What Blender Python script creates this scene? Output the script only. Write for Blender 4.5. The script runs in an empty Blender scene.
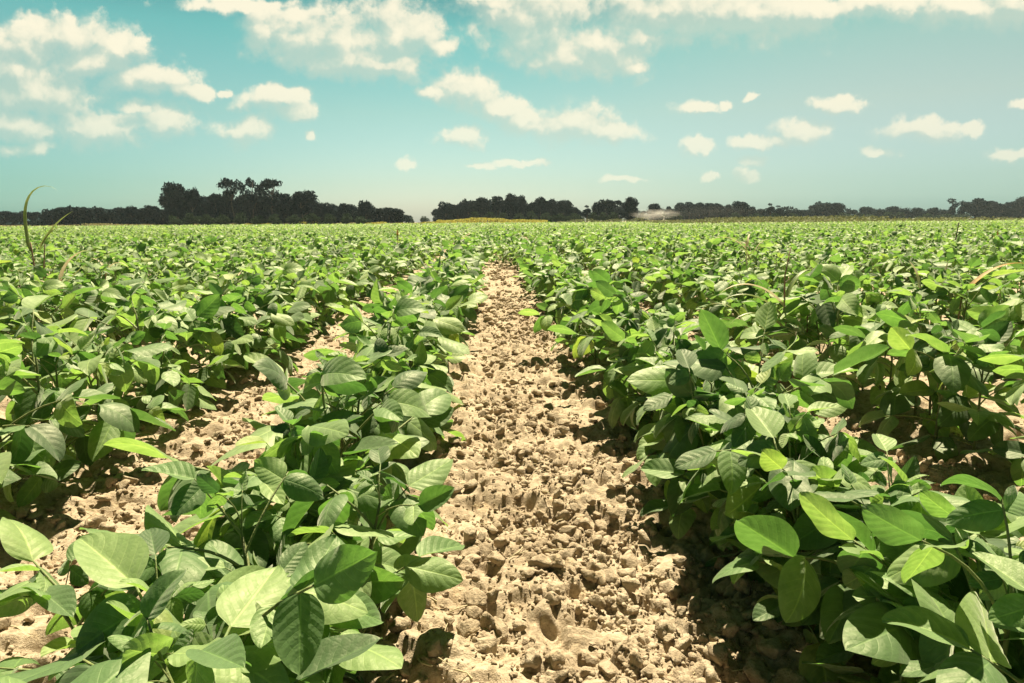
import bpy, math, random
import numpy as np
from mathutils import Matrix, Vector, Euler

random.seed(7)
R = np.random.default_rng(11)
sc = bpy.context.scene
COL = sc.collection

# ------------------------------------------------------------------ camera numbers
H = 0.57                    # eye height over the soil
FPX = 24.0 / 36.0 * 1024
PITCH = math.radians(9.95)
YAW = math.radians(1.82)
ROLL = math.radians(0.42)
SPACE = 0.77                # row spacing
ROW0 = -0.425 * H            # first row left of the path
SUN_EL, SUN_AZ = math.radians(62), math.radians(13)

cam_d = bpy.data.cameras.new('camera'); cam = bpy.data.objects.new('camera', cam_d); COL.objects.link(cam)
cam.location = (0, 0, H); cam.rotation_euler = (Euler((math.pi / 2 - PITCH, 0, -YAW)).to_matrix() @ Matrix.Rotation(-ROLL, 3, 'Z')).to_euler()
cam_d.lens = 24; cam_d.sensor_width = 36; cam_d.clip_start = 0.02; cam_d.clip_end = 6000
sc.camera = cam
CR = np.array(Euler(cam.rotation_euler).to_matrix())

def project(p):
    q = (np.asarray(p, float) - np.array([0, 0, H])) @ CR
    d = -q[..., 2]
    return 512 + FPX * q[..., 0] / d, 341.5 - FPX * q[..., 1] / d, d

def ray(px, py):
    v = CR @ np.array([(px - 512) / FPX, (341.5 - py) / FPX, -1.0])
    return v / v[1]                       # scaled to one metre forward along the rows

def at(px, py, Y):
    return np.array([0, 0, H]) + ray(px, py) * Y

def x_at(px, Y):                          # lateral position seen at column px when Y metres away, near the horizon
    return float(ray(px, 218)[0] * Y)

# ------------------------------------------------------------------ mesh helpers
def link(o, parent=None):
    COL.objects.link(o)
    if parent is not None:
        o.parent = parent
    return o

def np_mesh(name, V, F, uv=None, mats=(), mi=None, smooth=True):
    """V (n,3); F: list of int arrays of shape (m,k) (k = 3 or 4)."""
    me = bpy.data.meshes.new(name)
    V = np.asarray(V, np.float32)
    F = [np.asarray(f, np.int32) for f in (F if isinstance(F, list) else [F]) if len(f)]
    loops = np.concatenate([f.ravel() for f in F])
    tot = np.concatenate([np.full(len(f), f.shape[1], np.int32) for f in F])
    start = np.concatenate([[0], np.cumsum(tot)[:-1]]).astype(np.int32)
    me.vertices.add(len(V)); me.vertices.foreach_set('co', V.ravel())
    me.loops.add(len(loops)); me.loops.foreach_set('vertex_index', loops)
    me.polygons.add(len(tot)); me.polygons.foreach_set('loop_start', start)
    try: me.polygons.foreach_set('loop_total', tot)
    except Exception: pass
    for m in mats: me.materials.append(m)
    if mi is not None: me.polygons.foreach_set('material_index', np.asarray(mi, np.int32))
    me.polygons.foreach_set('use_smooth', np.full(len(tot), smooth))
    if uv is not None:
        lay = me.uv_layers.new(name='UVMap')
        lay.data.foreach_set('uv', np.asarray(uv, np.float32)[loops].ravel())
    me.update(calc_edges=True)
    return me

class Geo:
    """collects quads (triangles as separate list) with uv and material index"""
    def __init__(s): s.V=[]; s.Q=[]; s.T=[]; s.U=[]; s.mq=[]; s.mt=[]; s.n=0
    def add(s, V, Q=None, T=None, uv=None, m=0, M=None):
        V = np.asarray(V, float)
        if M is not None:
            A = np.array(M); V = V @ A[:3,:3].T + A[:3,3]
        s.V.append(V); s.U.append(np.zeros((len(V),2)) if uv is None else uv)
        if Q is not None and len(Q): s.Q.append(np.asarray(Q)+s.n); s.mq.append(np.full(len(Q), m))
        if T is not None and len(T): s.T.append(np.asarray(T)+s.n); s.mt.append(np.full(len(T), m))
        s.n += len(V)
    def arrays(s):
        V=np.concatenate(s.V); U=np.concatenate(s.U)
        Q=np.concatenate(s.Q) if s.Q else np.zeros((0,4),int); T=np.concatenate(s.T) if s.T else np.zeros((0,3),int)
        mq=np.concatenate(s.mq) if s.mq else np.zeros(0,int); mt=np.concatenate(s.mt) if s.mt else np.zeros(0,int)
        return V,Q,T,U,mq,mt
    def mesh(s, name, mats, smooth=True):
        V,Q,T,U,mq,mt=s.arrays()
        return np_mesh(name, V, [Q,T], U, mats, np.concatenate([mq,mt]), smooth)

def tube(path, rad, k=6):
    P=np.asarray(path,float); n=len(P); rad=np.broadcast_to(np.asarray(rad,float),(n,))
    D=np.gradient(P,axis=0); D/=np.linalg.norm(D,axis=1)[:,None]+1e-12
    up=np.where(np.abs(D[:,2:3])>.9,np.array([[1.,0,0]]),np.array([[0,0,1.]]))
    up=np.broadcast_to(up[0] if np.abs(D[:,2]).mean()>.6 else np.array([0,0,1.]),D.shape)
    A=np.cross(D,up); A/=np.linalg.norm(A,axis=1)[:,None]+1e-12
    B=np.cross(D,A)
    a=np.arange(k)*2*math.pi/k
    V=(P[:,None]+rad[:,None,None]*(np.cos(a)[None,:,None]*A[:,None]+np.sin(a)[None,:,None]*B[:,None])).reshape(-1,3)
    i=np.arange(n-1)[:,None]*k; j=np.arange(k)[None]
    Q=np.stack([i+j,i+(j+1)%k,i+k+(j+1)%k,i+k+j],-1).reshape(-1,4)
    V=np.vstack([V,P[-1:]]); e=(n-1)*k
    T=np.array([[e+q,e+(q+1)%k,len(V)-1] for q in range(k)])
    uv=np.zeros((len(V),2))
    return V,Q,T,uv

# ------------------------------------------------------------------ numpy noise
def _h(ix, iy, s):
    n=(ix.astype(np.int64)*374761393+iy.astype(np.int64)*668265263+s*982451653)&0xffffffff
    n=((n^(n>>13))*1274126177)&0xffffffff
    n=((n^(n>>16))*2246822519)&0xffffffff
    return ((n^(n>>15))&0xffffff)/float(0x1000000)
def vnoise(x,y,s=0):
    ix=np.floor(x); iy=np.floor(y); fx=x-ix; fy=y-iy
    fx=fx*fx*fx*(fx*(fx*6-15)+10); fy=fy*fy*fy*(fy*(fy*6-15)+10)
    a=_h(ix,iy,s); b=_h(ix+1,iy,s); c=_h(ix,iy+1,s); d=_h(ix+1,iy+1,s)
    return (a+(b-a)*fx+(c-a)*fy+(a-b-c+d)*fx*fy)*2-1
def fbm(x,y,o=4,s=0):
    r=0;a=1.
    for k in range(o):
        r=r+a*vnoise(x*2**k+17.3*k,y*2**k-9.1*k,s+k); a*=.5
    return r
def worley(x,y,s=0):
    ix=np.floor(x); iy=np.floor(y)
    f1=np.full(x.shape,9.); f2=np.full(x.shape,9.); idr=np.zeros(x.shape)
    for dx in (-1,0,1):
        for dy in (-1,0,1):
            cx=ix+dx; cy=iy+dy
            d=np.hypot(cx+_h(cx,cy,s+1)-x, cy+_h(cx,cy,s+2)-y)
            r=_h(cx,cy,s+3)
            c=d<f1
            f2=np.where(c,f1,np.minimum(f2,d)); idr=np.where(c,r,idr); f1=np.where(c,d,f1)
    return f1,f2,idr

# ------------------------------------------------------------------ materials
def new_mat(name):
    m=bpy.data.materials.new(name); m.use_nodes=True; nt=m.node_tree; nt.nodes.clear()
    out=nt.nodes.new('ShaderNodeOutputMaterial'); return m,nt,out
class NT:
    def __init__(s,nt): s.nt=nt
    def n(s,t,**k):
        o=s.nt.nodes.new(t)
        for a,b in k.items(): setattr(o,a,b)
        return o
    def set(s,inp,v):
        if hasattr(v,'is_linked') or hasattr(v,'links'): s.nt.links.new(v,inp)
        else: inp.default_value=v
    def m(s,op,a,b=0.,c=0.,clamp=False):
        o=s.n('ShaderNodeMath',operation=op,use_clamp=clamp)
        for i,v in enumerate((a,b,c)): s.set(o.inputs[i],v)
        return o.outputs[0]
    def vm(s,op,a,b=(0,0,0),c=None):
        o=s.n('ShaderNodeVectorMath',operation=op); s.set(o.inputs[0],a); s.set(o.inputs[1],b)
        if c is not None: s.set(o.inputs[2],c)
        return o.outputs['Value'] if op in ('LENGTH','DOT_PRODUCT','DISTANCE') else o.outputs['Vector']
    def mix(s,f,a,b,bt='MIX'):
        o=s.n('ShaderNodeMix',data_type='RGBA',blend_type=bt); s.set(o.inputs[0],f); s.set(o.inputs[6],a); s.set(o.inputs[7],b); return o.outputs[2]
    def ramp(s,f,stops,interp='LINEAR'):
        o=s.n('ShaderNodeValToRGB'); o.color_ramp.interpolation=interp; e=o.color_ramp.elements
        while len(e)<len(stops): e.new(.5)
        for q,(p,c) in zip(e,stops): q.position=p; q.color=(*c,1) if len(c)==3 else c
        s.set(o.inputs[0],f); return o.outputs[0]
    def mr(s,v,a,b,c=0.,d=1.,t='LINEAR'):
        o=s.n('ShaderNodeMapRange',interpolation_type=t,clamp=True)
        for i,q in enumerate((v,a,b,c,d)): s.set(o.inputs[i],q)
        return o.outputs[0]
    def noise(s,vec,scale,detail=3,rough=.5,dist=0.):
        o=s.n('ShaderNodeTexNoise'); s.set(o.inputs['Vector'],vec); s.set(o.inputs['Scale'],scale); s.set(o.inputs['Detail'],detail)
        s.set(o.inputs['Roughness'],rough); s.set(o.inputs['Distortion'],dist); return o
    def l(s,a,b): s.nt.links.new(a,b)

def leaf_mat(name, dark, mid, light, yellow, veins=True):
    m,nt,out=new_mat(name); N=NT(nt)
    geo=N.n('ShaderNodeNewGeometry'); oi=N.n('ShaderNodeObjectInfo'); uv=N.n('ShaderNodeUVMap'); tc=N.n('ShaderNodeTexCoord')
    rnd=N.m('FRACT',N.m('ADD',oi.outputs['Random'],geo.outputs['Random Per Island']))
    base=N.ramp(rnd,[(0,dark),(.45,mid),(.86,light),(.975,light),(1,yellow)])
    sep=N.n('ShaderNodeSeparateXYZ'); N.l(uv.outputs[0],sep.inputs[0])
    a=N.m('ABSOLUTE',N.m('SUBTRACT',N.m('MULTIPLY',sep.outputs[0],2.),1.)); t=sep.outputs[1]
    nz=N.noise(tc.outputs['Object'],70,4,.6)
    base=N.mix(N.mr(nz.outputs[0],.38,.66),base,N.mix(1,base,(.72,.80,.66,1),'MULTIPLY'))
    fine=N.noise(tc.outputs['Object'],420,2,.6)
    bs=N.n('ShaderNodeBump'); bs.inputs['Strength'].default_value=.22; bs.inputs['Distance'].default_value=.002
    if veins:
        ph=N.m('MULTIPLY',N.m('SUBTRACT',t,N.m('MULTIPLY',N.m('POWER',a,1.2),.26)),6.5)
        fr=N.m('ABSOLUTE',N.m('SUBTRACT',N.m('FRACT',ph),.5))            # .5 at a vein
        vein=N.mr(fr,.44,.5,t='SMOOTHSTEP')
        vein=N.m('MULTIPLY',vein,N.mr(a,.95,.4))
        midr=N.mr(a,.07,.015)
        vv=N.m('MAXIMUM',N.m('MULTIPLY',vein,.5),midr)
        base=N.mix(N.m('MULTIPLY',vv,.55),base,N.mix(1,base,(2.2,1.9,1.9,1),'MULTIPLY'))
        quilt=N.m('MULTIPLY',N.m('SUBTRACT',.5,fr),1.6)
        # small net between the laterals
        vo=N.n('ShaderNodeTexVoronoi'); vo.feature='DISTANCE_TO_EDGE'
        N.set(vo.inputs['Vector'],tc.outputs['Object']); vo.inputs['Scale'].default_value=170
        net=N.mr(vo.outputs['Distance'],0,.25)
        hgt=N.m('ADD',N.m('ADD',N.m('MULTIPLY',vv,-.9),quilt),N.m('ADD',N.m('MULTIPLY',fine.outputs[0],.35),N.m('MULTIPLY',net,.28)))
    else: hgt=fine.outputs[0]
    N.l(hgt,bs.inputs['Height'])
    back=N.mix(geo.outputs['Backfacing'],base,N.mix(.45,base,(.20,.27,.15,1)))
    p=N.n('ShaderNodeBsdfPrincipled'); N.set(p.inputs['Base Color'],back); 
    N.set(p.inputs['Roughness'],N.mr(nz.outputs[0],.3,.7,.50,.64)); p.inputs['Specular IOR Level'].default_value=.8; p.inputs['Specular Tint'].default_value=(1,.95,.68,1)
    p.inputs['Sheen Weight'].default_value=.55; p.inputs['Sheen Roughness'].default_value=.45
    p.inputs['Sheen Tint'].default_value=(1,.98,.8,1)
    N.l(bs.outputs[0],p.inputs['Normal'])
    tr=N.n('ShaderNodeBsdfTranslucent'); N.set(tr.inputs[0],N.mix(1,base,(1.58,1.74,.80,1),'MULTIPLY')); N.l(bs.outputs[0],tr.inputs['Normal'])
    mx=N.n('ShaderNodeMixShader'); mx.inputs[0].default_value=.37
    N.l(p.outputs[0],mx.inputs[1]); N.l(tr.outputs[0],mx.inputs[2]); N.l(mx.outputs[0],out.inputs[0])
    return m

def plain_mat(name, c1, c2, scale=60, rough=.7, bump=.2, transl=0., island=False, spec=.35):
    m,nt,out=new_mat(name); N=NT(nt)
    tc=N.n('ShaderNodeTexCoord'); nz=N.noise(tc.outputs['Object'],scale,4,.6)
    f=N.mr(nz.outputs[0],.35,.65)
    if island:
        geo=N.n('ShaderNodeNewGeometry'); oi=N.n('ShaderNodeObjectInfo')
        f=N.m('FRACT',N.m('ADD',oi.outputs['Random'],geo.outputs['Random Per Island']))
    c=N.mix(f,(*c1,1),(*c2,1))
    p=N.n('ShaderNodeBsdfPrincipled'); N.set(p.inputs['Base Color'],c); p.inputs['Roughness'].default_value=rough; p.inputs['Specular IOR Level'].default_value=spec
    b=N.n('ShaderNodeBump'); b.inputs['Strength'].default_value=bump; b.inputs['Distance'].default_value=.01; N.l(nz.outputs[0],b.inputs['Height']); N.l(b.outputs[0],p.inputs['Normal'])
    if transl:
        tr=N.n('ShaderNodeBsdfTranslucent'); N.set(tr.inputs[0],c); mx=N.n('ShaderNodeMixShader'); mx.inputs[0].default_value=transl
        N.l(p.outputs[0],mx.inputs[1]); N.l(tr.outputs[0],mx.inputs[2]); N.l(mx.outputs[0],out.inputs[0])
    else: N.l(p.outputs[0],out.inputs[0])
    return m

def soil_mat():
    m,nt,out=new_mat('dry_soil'); N=NT(nt)
    geo=N.n('ShaderNodeNewGeometry'); P=geo.outputs['Position']
    n1=N.noise(P,7,4,.6); n2=N.noise(P,90,5,.65); n3=N.noise(P,330,4,.65); n4=N.noise(P,26,3,.55)
    c=N.ramp(n2.outputs[0],[(.30,(.235,.182,.122)),(.48,(.405,.325,.222)),(.70,(.52,.43,.310))])
    c=N.mix(N.mr(n1.outputs[0],.4,.65),c,N.mix(1,c,(.80,.77,.75,1),'MULTIPLY'))
    c=N.mix(N.mr(n4.outputs[0],.58,.72),c,N.mix(1,c,(1.18,1.14,1.06,1),'MULTIPLY'))
    p=N.n('ShaderNodeBsdfPrincipled'); N.set(p.inputs['Base Color'],c); p.inputs['Roughness'].default_value=.95; p.inputs['Specular IOR Level'].default_value=.15
    hh=N.m('ADD',N.m('MULTIPLY',n2.outputs[0],1.),N.m('MULTIPLY',n3.outputs[0],.5))
    b=N.n('ShaderNodeBump'); b.inputs['Strength'].default_value=.7; b.inputs['Distance'].default_value=.008
    N.l(hh,b.inputs['Height']); N.l(b.outputs[0],p.inputs['Normal']); N.l(p.outputs[0],out.inputs[0])
    return m

M_LEAF=leaf_mat('soybean_leaf',(.040,.096,.034),(.118,.228,.070),(.24,.345,.125),(.26,.32,.08))
M_STEM=plain_mat('soybean_stem',(.12,.17,.05),(.22,.24,.09),90,.6,.3)
M_STEMLOW=plain_mat('soybean_stem_old',(.14,.13,.06),(.10,.16,.05),60,.7,.4)
M_SOIL=soil_mat()
M_BLADE=plain_mat('grass_blade',(.15,.22,.06),(.26,.30,.10),40,.45,.1,.3)
M_DRY=plain_mat('dry_blade',(.50,.42,.24),(.62,.55,.36),30,.6,.1,.25)
M_RUST=plain_mat('rusty_blade',(.34,.17,.04),(.50,.36,.10),20,.6,.1,.25)
M_REDSTEM=plain_mat('weed_stem_red',(.16,.07,.05),(.30,.20,.12),50,.6,.2)
M_BARK=plain_mat('tree_bark',(.06,.05,.04),(.12,.10,.08),3,.9,.5)
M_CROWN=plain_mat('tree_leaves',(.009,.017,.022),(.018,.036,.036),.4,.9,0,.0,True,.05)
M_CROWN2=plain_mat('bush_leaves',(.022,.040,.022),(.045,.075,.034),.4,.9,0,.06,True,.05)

# ------------------------------------------------------------------ soybean leaflets
def leaflet(L,W,fold,droop,roll,wave,seed,nu,nv,vein=True):
    """one ovate leaflet, base at the origin, tip along +Y, upper face +Z"""
    rg=np.random.default_rng(seed)
    t=np.linspace(0,1,nv+1); s=np.linspace(-1,1,2*nu+1)
    prof=(t**.50)*((1-t)**.74); prof=prof/prof.max(); prof=prof*(1-.10*t)
    prof[0]=.035; prof[-1]=.012
    S,T=np.meshgrid(s,t); w=prof[:,None]*W/2
    asym=1+.10*np.sign(S)*rg.uniform(-1,1)
    x=S*w*asym; a=np.abs(S)
    z=np.abs(x)*math.tan(fold)-(x*x)/W*rg.uniform(.1,1.1)
    if vein:
        ph=(T-.26*a**1.2)*6.5
        z=z-L*.007*np.cos(2*math.pi*(ph-.5))*np.sin(np.pi*np.clip(a,0,1))*-1*np.sin(np.pi*np.clip(T,0,1))
    p1,p2=rg.uniform(0,6.28,2)
    z=z+wave*L*(a**2)*np.sin(T*9+p1+np.sign(S)*p2)*np.sin(np.pi*T)
    z=z+L*.03*np.sin(T*4+p2)*S
    # bend along the length
    n=nv+1; th=-droop*(t**1.3); dl=L/nv
    cy=np.concatenate([[0],np.cumsum(np.cos((th[1:]+th[:-1])/2)*dl)]); cz=np.concatenate([[0],np.cumsum(np.sin((th[1:]+th[:-1])/2)*dl)])
    y=cy[:,None]-np.sin(th)[:,None]*z; zz=cz[:,None]+np.cos(th)[:,None]*z
    r=roll*T; xr=x*np.cos(r)-(zz-cz[:,None])*np.sin(r); zr=x*np.sin(r)+(zz-cz[:,None])*np.cos(r)+cz[:,None]
    V=np.stack([xr,y,zr],-1).reshape(-1,3)
    k=2*nu+1; i=np.arange(nv)[:,None]*k; j=np.arange(2*nu)[None]
    Q=np.stack([i+j,i+j+1,i+k+j+1,i+k+j],-1).reshape(-1,4)
    uv=np.stack([S*.5+.5,T],-1).reshape(-1,2)
    return V,Q,uv

NLF=14
LFP=[]
for i in range(NLF):
    L=R.uniform(.068,.092)
    LFP.append(dict(L=L,W=L*R.uniform(.58,.74),fold=R.uniform(.06,.52),droop=R.uniform(-.25,1.25),roll=R.uniform(-.45,.45),wave=R.uniform(.01,.045),seed=100+i))
LOD={}
for nm,(nu,nv,vn) in dict(hi=(7,18,True),mid=(4,9,False),low=(2,4,False),far=(1,2,False)).items():
    LOD[nm]=[leaflet(**p,nu=nu,nv=nv,vein=vn) for p in LFP]
LEAF_ME=[np_mesh('leaflet',V,Q,uv,[M_LEAF]) for V,Q,uv in LOD['hi']]

# trifoliate leaves: origin at the node, +Y outward, +Z up
def rot(yaw,pitch,roll): return Matrix.Rotation(yaw,4,'Z')@Matrix.Rotation(pitch,4,'X')@Matrix.Rotation(roll,4,'Y')
TRI=[]
for i in range(22):
    plen=R.uniform(.05,.15); el=R.uniform(.45,1.15); bend=R.uniform(.1,.8)
    n=7; th=el-bend*np.linspace(0,1,n)**1.5; side=R.uniform(-.4,.4)*np.linspace(0,1,n)
    d=np.stack([np.cos(th)*np.sin(side),np.cos(th)*np.cos(side),np.sin(th)],-1)*plen/(n-1)
    path=np.vstack([[0,0,0],np.cumsum(d[1:],0)])
    tip=path[-1]; end=float(th[-1])
    ptl=R.uniform(.012,.024)
    dirv=d[-1]/np.linalg.norm(d[-1]); tpos=tip+dirv*ptl
    k=lambda: int(R.integers(NLF))
    lv=[]
    tilt=R.normal(0,.30)
    lv.append((k(),Matrix.Translation(tpos)@rot(-side[-1]+R.normal(0,.15),min(.5,end*.35)+R.normal(-.22,.46),R.normal(0,.5))@Matrix.Scale(R.uniform(.95,1.1),4)))
    for sg in (-1,1):
        lv.append((k(),Matrix.Translation(tip)@rot(-side[-1]+sg*R.uniform(1.0,1.5),R.normal(-.12,.46)+sg*tilt,R.normal(0,.5))@Matrix.Scale(R.uniform(.84,1.0),4)))
    g=Geo(); full=np.vstack([path,tpos]); 
    g.add(*tube(full,np.concatenate([np.linspace(.0021,.0014,n),[.001]]),6)[:3],m=0)
    pet=g
    TRI.append(dict(pet=pet,pm=pet.mesh('petiole',[M_STEM]),lv=lv,path=full))
def tri_geo(tr,lod,pk=4):
    g=Geo()
    for k,M in tr['lv']:
        V,Q,uv=LOD[lod][k]; g.add(V,Q,None,uv,0,M)
    if pk:
        p=tr['path'] if pk>3 else tr['path'][::3]
        g.add(*tube(p,np.linspace(.0021,.001,len(p)),pk)[:3],m=1)
    return g
for tr in TRI:
    tr['mid']=tri_geo(tr,'mid',5).mesh('trifoliate_leaf',[M_LEAF,M_STEM])

# whole plants
PLANTS=[]
def leaf_ring_plant(seed):
    rg=np.random.default_rng(seed)
    Hh=rg.uniform(.19,.27); n=8
    bx,by=rg.normal(0,.02,2); z=np.linspace(0,Hh,n); f=(z/Hh)**1.5
    path=np.stack([bx*f,by*f,z],-1)
    lv=[]; a0=rg.uniform(0,6.28); nn=int(rng_nodes(rg))
    for k in range(nn):
        q=k/(nn-1); zk=.035+(Hh-.035)*q**.9
        pos=np.array([np.interp(zk,z,path[:,i]) for i in range(3)])
        az=a0+k*math.pi*.86+rg.normal(0,.5)
        sz=(.72+.42*math.sin(math.pi*min(1,q*.62+.20)))*rg.uniform(.82,1.12)
        if q>.85: sz*=.72
        lean=rg.normal(.12,.15)-(.32 if q<.25 else 0)+(.15 if q>.7 else 0)
        lv.append((int(rg.integers(len(TRI))),Matrix.Translation(pos)@Matrix.Rotation(az,4,'Z')@Matrix.Rotation(lean,4,'X')@Matrix.Rotation(rg.normal(0,.18),4,'Y')@Matrix.Scale(sz,4)))
    for k in range(2):      # young leaves at the growing tip
        lv.append((int(rg.integers(len(TRI))),Matrix.Translation(path[-1])@Matrix.Rotation(rg.uniform(0,6.28),4,'Z')@Matrix.Rotation(.5,4,'X')@Matrix.Scale(rg.uniform(.34,.5),4)))
    g=Geo(); g.add(*tube(path,np.linspace(.0038,.0018,n),7)[:3],m=0)
    return dict(path=path,stem=g.mesh('stem',[M_STEMLOW]),lv=lv)
def rng_nodes(rg): return rg.integers(9,13)
for i in range(26): PLANTS.append(leaf_ring_plant(500+i))
def plant_geo(pl,lod,top=0.,pk=4,stem=True):
    g=Geo()
    for k,M in pl['lv']:
        if M.translation.z<top: continue
        t=tri_geo(TRI[k],lod,pk); V,Q,T,U,mq,mt=t.arrays()
        A=np.array(M); V=V@A[:3,:3].T+A[:3,3]
        for mm in (0,1):
            if (mq==mm).any() or (mt==mm).any(): pass
        g.V.append(V); g.U.append(U); g.Q.append(Q+g.n); g.mq.append(mq)
        if len(T): g.T.append(T+g.n); g.mt.append(mt)
        g.n+=len(V)
    if stem: g.add(*tube(pl['path'][::2],np.linspace(.0038,.0018,len(pl['path'][::2])),4)[:3],m=1)
    return g
for pl in PLANTS:
    pl['foliage']=plant_geo(pl,'mid',0.,4,False).mesh('foliage',[M_LEAF,M_STEM])
LOWP=[plant_geo(pl,'low',0.,3,True).arrays() for pl in PLANTS[:14]]
FARP=[plant_geo(pl,'far',.08,0,False).arrays() for pl in PLANTS[:14]]

# ------------------------------------------------------------------ rows of the field
rows=list(range(-46,48))
cand=[]
def row_x(r): return {-1:-.985,0:-.272,1:.468,2:1.175,3:1.96}.get(r,ROW0+SPACE*r)
for r in rows:
    X=row_x(r)
    rg=np.random.default_rng(9000+r)
    y=-.6+rg.uniform(0,.12)
    while y<34:
        step=((.068 if y<1.3 else .082) if y<3.2 else .108)*rg.uniform(.75,1.3) if y<14 else .17*rg.uniform(.75,1.3)
        y+=step
        if y<(.9 if r==0 else 1.6) and r in (0,1):      # thick growth at the near end of the two middle rows
            cand.append((X+rg.normal(-.02 if r==0 else .015,.05 if r==0 else .035),y+rg.uniform(-.03,.03),r,rg.uniform(.74,.94),rg.uniform(0,6.283),int(rg.integers(len(PLANTS))),rg.uniform()))
        cand.append((X+(rg.normal(0,.024 if y<2.5 else .034) if r not in (0,1) or y<8.5 else rg.normal(.09-.18*r,.12)),y,r,rg.uniform(.92,1.20)*((.84+.05*r+(.16-.05*r)*min(1,max(0,(y-.5)/1.5))) if r in (0,1) else 1.),rg.uniform(0,6.283),int(rg.integers(len(PLANTS))),rg.uniform()))
C=np.array(cand)
# open gaps where the photograph shows thin places
dist0=np.hypot(C[:,0],C[:,1])
P3=np.stack([C[:,0],C[:,1],np.full(len(C),.18)],-1)
sx,sy,sd=project(P3)
inview=(sd>.12)&(sx>-70)&(sx<1094)&(sy<860)&(dist0>.36)
dist=np.hypot(C[:,0],C[:,1])
keepfar=(sd>-1)&(np.abs(C[:,0])<np.maximum(1.6,C[:,1]*.95+1.2))
nearby=~(dist0<.36)
order=np.argsort(np.where(inview,dist,1e9))[:300]
is_ind=np.zeros(len(C),bool); is_ind[order]=True

ORD='zero first second third fourth fifth sixth seventh eighth ninth tenth eleventh twelfth thirteenth fourteenth fifteenth sixteenth seventeenth eighteenth nineteenth'.split()
def ordinal(n):
    if n<20: return ORD[n]
    t=['','','twent','thirt','fort','fift','sixt','sevent'][n//10]
    return t+'ieth' if n%10==0 else t+'y-'+ORD[n%10]
def where_row(r):
    if r<=0: return ordinal(1-r)+' row left of the soil path'
    return ordinal(r)+' row right of the soil path'

idx_in_row={}
for k in sorted(order,key=lambda q:C[q,1]):
    r=int(C[k,2]); idx_in_row[r]=idx_in_row.get(r,0)+1
    C_n=idx_in_row[r]
    cand[k]=cand[k]+(C_n,)
rank={k:i for i,k in enumerate(order)}
for k in order:
    X,Y,r,scl,yaw,pv,u,nr=cand[k]
    pl=PLANTS[pv]
    e=bpy.data.objects.new('soybean_plant',None); link(e)
    e.empty_display_size=.05
    e.location=(X,Y,-.004); e.rotation_euler=(0,0,yaw); e.scale=(scl,)*3
    look='tall leafy' if scl>1.14 else ('low' if scl<.99 else 'leafy')
    e['label']=f'{look} soybean plant, {ordinal(nr)} from the front, {where_row(int(r))}'
    e['category']='soybean plant'; e['group']='soybean plants in the crop rows'
    link(bpy.data.objects.new('stem',pl['stem']),e)
    rk=rank[k]
    if rk<46:
        for t,M in pl['lv']:
            lf=link(bpy.data.objects.new('leaf',TRI[t]['pm']),e); lf.matrix_local=M
            for q,LM in TRI[t]['lv']:
                o=link(bpy.data.objects.new('leaflet',LEAF_ME[q]),lf); o.matrix_local=LM
    elif rk<130:
        for t,M in pl['lv']:
            lf=link(bpy.data.objects.new('leaf',TRI[t]['mid']),e); lf.matrix_local=M
    else:
        link(bpy.data.objects.new('foliage',pl['foliage']),e)

# the rest of the crop as one mass
def merge(items,src):
    Vs=[];Qs=[];Ts=[];Us=[];mq_=[];mt_=[];n=0
    for X,Y,scl,yaw,v in items:
        V,Q,T,U,mq,mt=src[v%len(src)]
        c,s=math.cos(yaw)*scl,math.sin(yaw)*scl
        Vs.append(np.stack([V[:,0]*c-V[:,1]*s+X,V[:,0]*s+V[:,1]*c+Y,V[:,2]*scl-.004],-1).astype(np.float32))
        Qs.append(Q+n);Ts.append(T+n);Us.append(U);mq_.append(mq);mt_.append(mt);n+=len(V)
    return [np.concatenate(a) for a in (Vs,Qs,Ts,Us,mq_,mt_)]
near=[(c[0],c[1],c[3],c[4],c[5]) for i,c in enumerate(cand) if not is_ind[i] and keepfar[i] and nearby[i] and c[1]<13]
far=[(c[0],c[1],c[3],c[4],c[5]) for i,c in enumerate(cand) if not is_ind[i] and keepfar[i] and c[1]>=13]
A=merge(near,LOWP); B=merge(far,FARP)
# beyond 34 m single leaflets on the row lines
nf=95000
yy=34*np.exp(R.uniform(0,1,nf)*math.log(205/34)); xx=R.uniform(-1,1,nf)*(yy*.85+3)
xx=np.round((xx-ROW0)/SPACE)*SPACE+ROW0+R.normal(0,.13,nf)
sz=.07+yy*.0021
V0,Q0,U0=leaflet(1.,.65,.2,.5,0,.02,5,1,2,False)
ang=R.uniform(0,6.283,nf); pit=R.normal(-.15,.55,nf); rol=R.normal(0,.5,nf)
cz,sz_=np.cos(ang),np.sin(ang); cp,sp=np.cos(pit),np.sin(pit); cr,sr=np.cos(rol),np.sin(rol)
x0=V0[:,0][None]*cr[:,None]+V0[:,2][None]*sr[:,None]; z0=-V0[:,0][None]*sr[:,None]+V0[:,2][None]*cr[:,None]; y0=V0[:,1][None]
y1=y0*cp[:,None]-z0*sp[:,None]; z1=y0*sp[:,None]+z0*cp[:,None]
VX=np.stack([(x0*cz[:,None]-y1*sz_[:,None])*sz[:,None]+xx[:,None],(x0*sz_[:,None]+y1*cz[:,None])*sz[:,None]+yy[:,None],z1*sz[:,None]+R.uniform(.10,.30,nf)[:,None]],-1).reshape(-1,3)
QX=(Q0[None]+(np.arange(nf)*len(V0))[:,None,None]).reshape(-1,4)
UX=np.tile(U0,(nf,1))
n1=len(A[0]); n2=n1+len(B[0])
Vall=np.concatenate([A[0],B[0],VX]); Uall=np.concatenate([A[3],B[3],UX])
Qall=np.concatenate([A[1],B[1]+n1,QX+n2]); Tall=np.concatenate([A[2],B[2]+n1])
mall=np.concatenate([A[4],B[4],np.zeros(len(QX),int),A[5],B[5]])
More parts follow.
